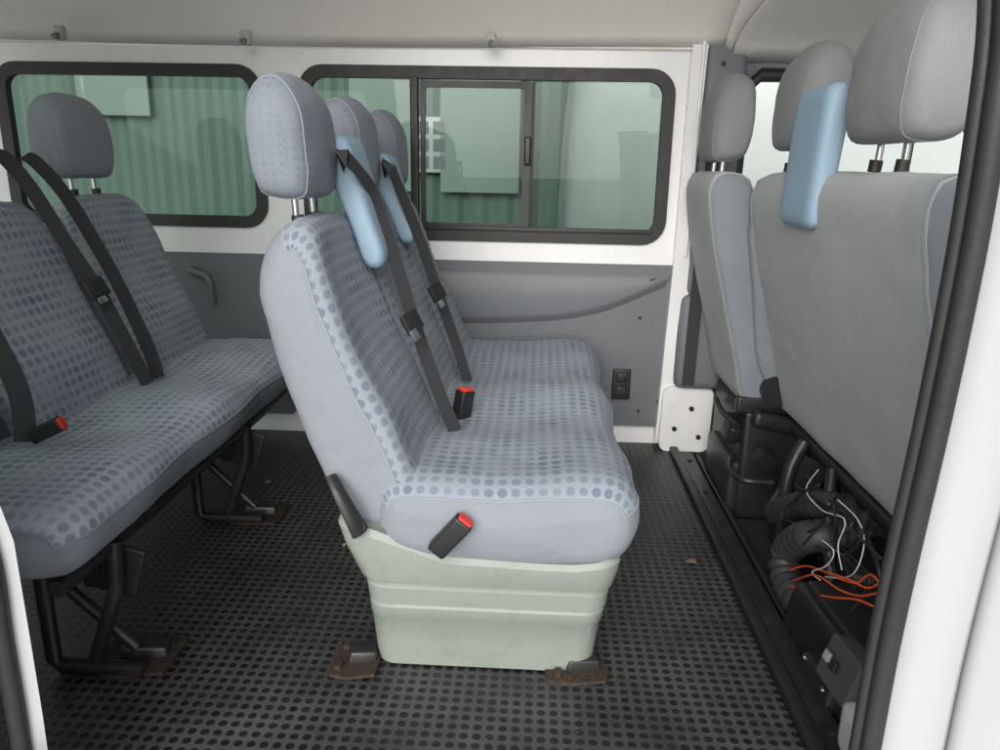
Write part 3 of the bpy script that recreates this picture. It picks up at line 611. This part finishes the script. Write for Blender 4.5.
# ---------------------------------------------------------------- outside, seen through the glass
sh = thing('metal_shed', 'green corrugated metal shed outside the windows', 'shed', (-4, 6.2, -.62))
xs = [-11+i*.05 for i in range(340)]
zz = lambda i: (0, 0, .02, .02)[i % 4]
sheet('corrugated_wall', [[(x, 6.2-zz(i), -.62) for i, x in enumerate(xs)], [(x, 6.2-zz(i), 3.4) for i, x in enumerate(xs)]], m_green, sh, 0, 20)
rbox('roof', (-2.5, 7.7, 3.5), (17.2, 3.6, .12), 0, m_trim2, sh)
p = P(431, 145, Y=6.12); wd = rbox('window', (p.x, 6.14, p.z), (.30, .06, .42), .01, m_white3, sh)
for dx in (-.065, .065):
    for dz in (-.13, 0, .13): rbox('pane', (p.x+dx, 6.105, p.z+dz), (.09, .01, .09), 0, m_trim2, wd)
for (ua, ub) in ((350, 412), (440, 520)):
    pa, pc = P(ua, 140, Y=6.1), P(ub, 140, Y=6.1); rbox('sheet_panel', ((pa.x+pc.x)/2, 6.12, 1.65), (pc.x-pa.x, .03, 1.7), .01, m_pale, sh)
pa, pc = P(78, 115, Y=6.1), P(150, 115, Y=6.1); rbox('sheet_panel', ((pa.x+pc.x)/2, 6.12, pa.z+.5), (pc.x-pa.x, .03, 1.0), .01, m_pale, sh)
pv = thing('parked_van', 'white van parked outside beyond the right hand windows', 'van', (3, 5.2, -.62))
prof = [(.25, -.30), (5.6, -.30), (5.75, .15), (5.55, .55), (4.75, .75), (4.05, 1.55), (3.7, 1.85), (.45, 1.9), (.2, 1.6), (.15, .2)]
soft('body', prof, 4.2, 6.0, .16, [m_white3], pv, None, None, n=90, m=8, bulge=.01, wr=0)
plate('window', [(3.3, .75), (4.45, .75), (3.95, 1.45), (3.3, 1.5)], [], lambda x, z, d: (x, 4.19+d, z), .01, m_rub, pv)
for x in (1.1, 4.7):
    w_ = cyl('wheel', (x, 4.18, -.29), (x, 4.42, -.29), .33, m_rub, pv, 32); cyl('rim', (x, 4.165, -.29), (x, 4.185, -.29), .2, m_chr, w_, 24)
rbox('side_moulding', (2.6, 4.185, .12), (4.2, .02, .12), .005, m_black, pv)

# ---------------------------------------------------------------- light, camera
w = bpy.data.worlds.new('World'); SC.world = w; w.use_nodes = True
nt = w.node_tree; bg = nt.nodes['Background']; sky = nt.nodes.new('ShaderNodeTexSky'); sky.sky_type = 'NISHITA'; sky.sun_disc = False
dirn = Vector((.14, .90, -.44)).normalized()
sky.sun_elevation = math.asin(-dirn.z); sky.sun_rotation = math.atan2(-dirn.x, -dirn.y); sky.air_density = 1.0; sky.dust_density = 4.0; sky.ozone_density = 1.0
hs = nt.nodes.new('ShaderNodeHueSaturation'); hs.inputs['Saturation'].default_value = .3
nt.links.new(sky.outputs[0], hs.inputs['Color']); nt.links.new(hs.outputs[0], bg.inputs[0]); bg.inputs[1].default_value = .15
sl = bpy.data.lights.new('sun', 'SUN'); sl.energy = 3.4; sl.angle = math.radians(60); sl.color = (1, .985, .96)
so_ = bpy.data.objects.new('sun', sl); C.objects.link(so_); so_.rotation_euler = dirn.to_track_quat('-Z', 'Y').to_euler(); so_.location = (-2, -6, 6)
SC.view_settings.view_transform = 'Standard'; SC.view_settings.look = 'None'; SC.view_settings.exposure = 0
cam = bpy.data.cameras.new('camera'); co = bpy.data.objects.new('camera', cam); C.objects.link(co)
cam.sensor_width = 36; cam.lens = FPX/1000*36; cam.clip_start = .02; cam.clip_end = 600
mw = Matrix((R2, U2, -FWD)).transposed().to_4x4(); mw.translation = CAM; co.matrix_world = mw
SC.camera = co
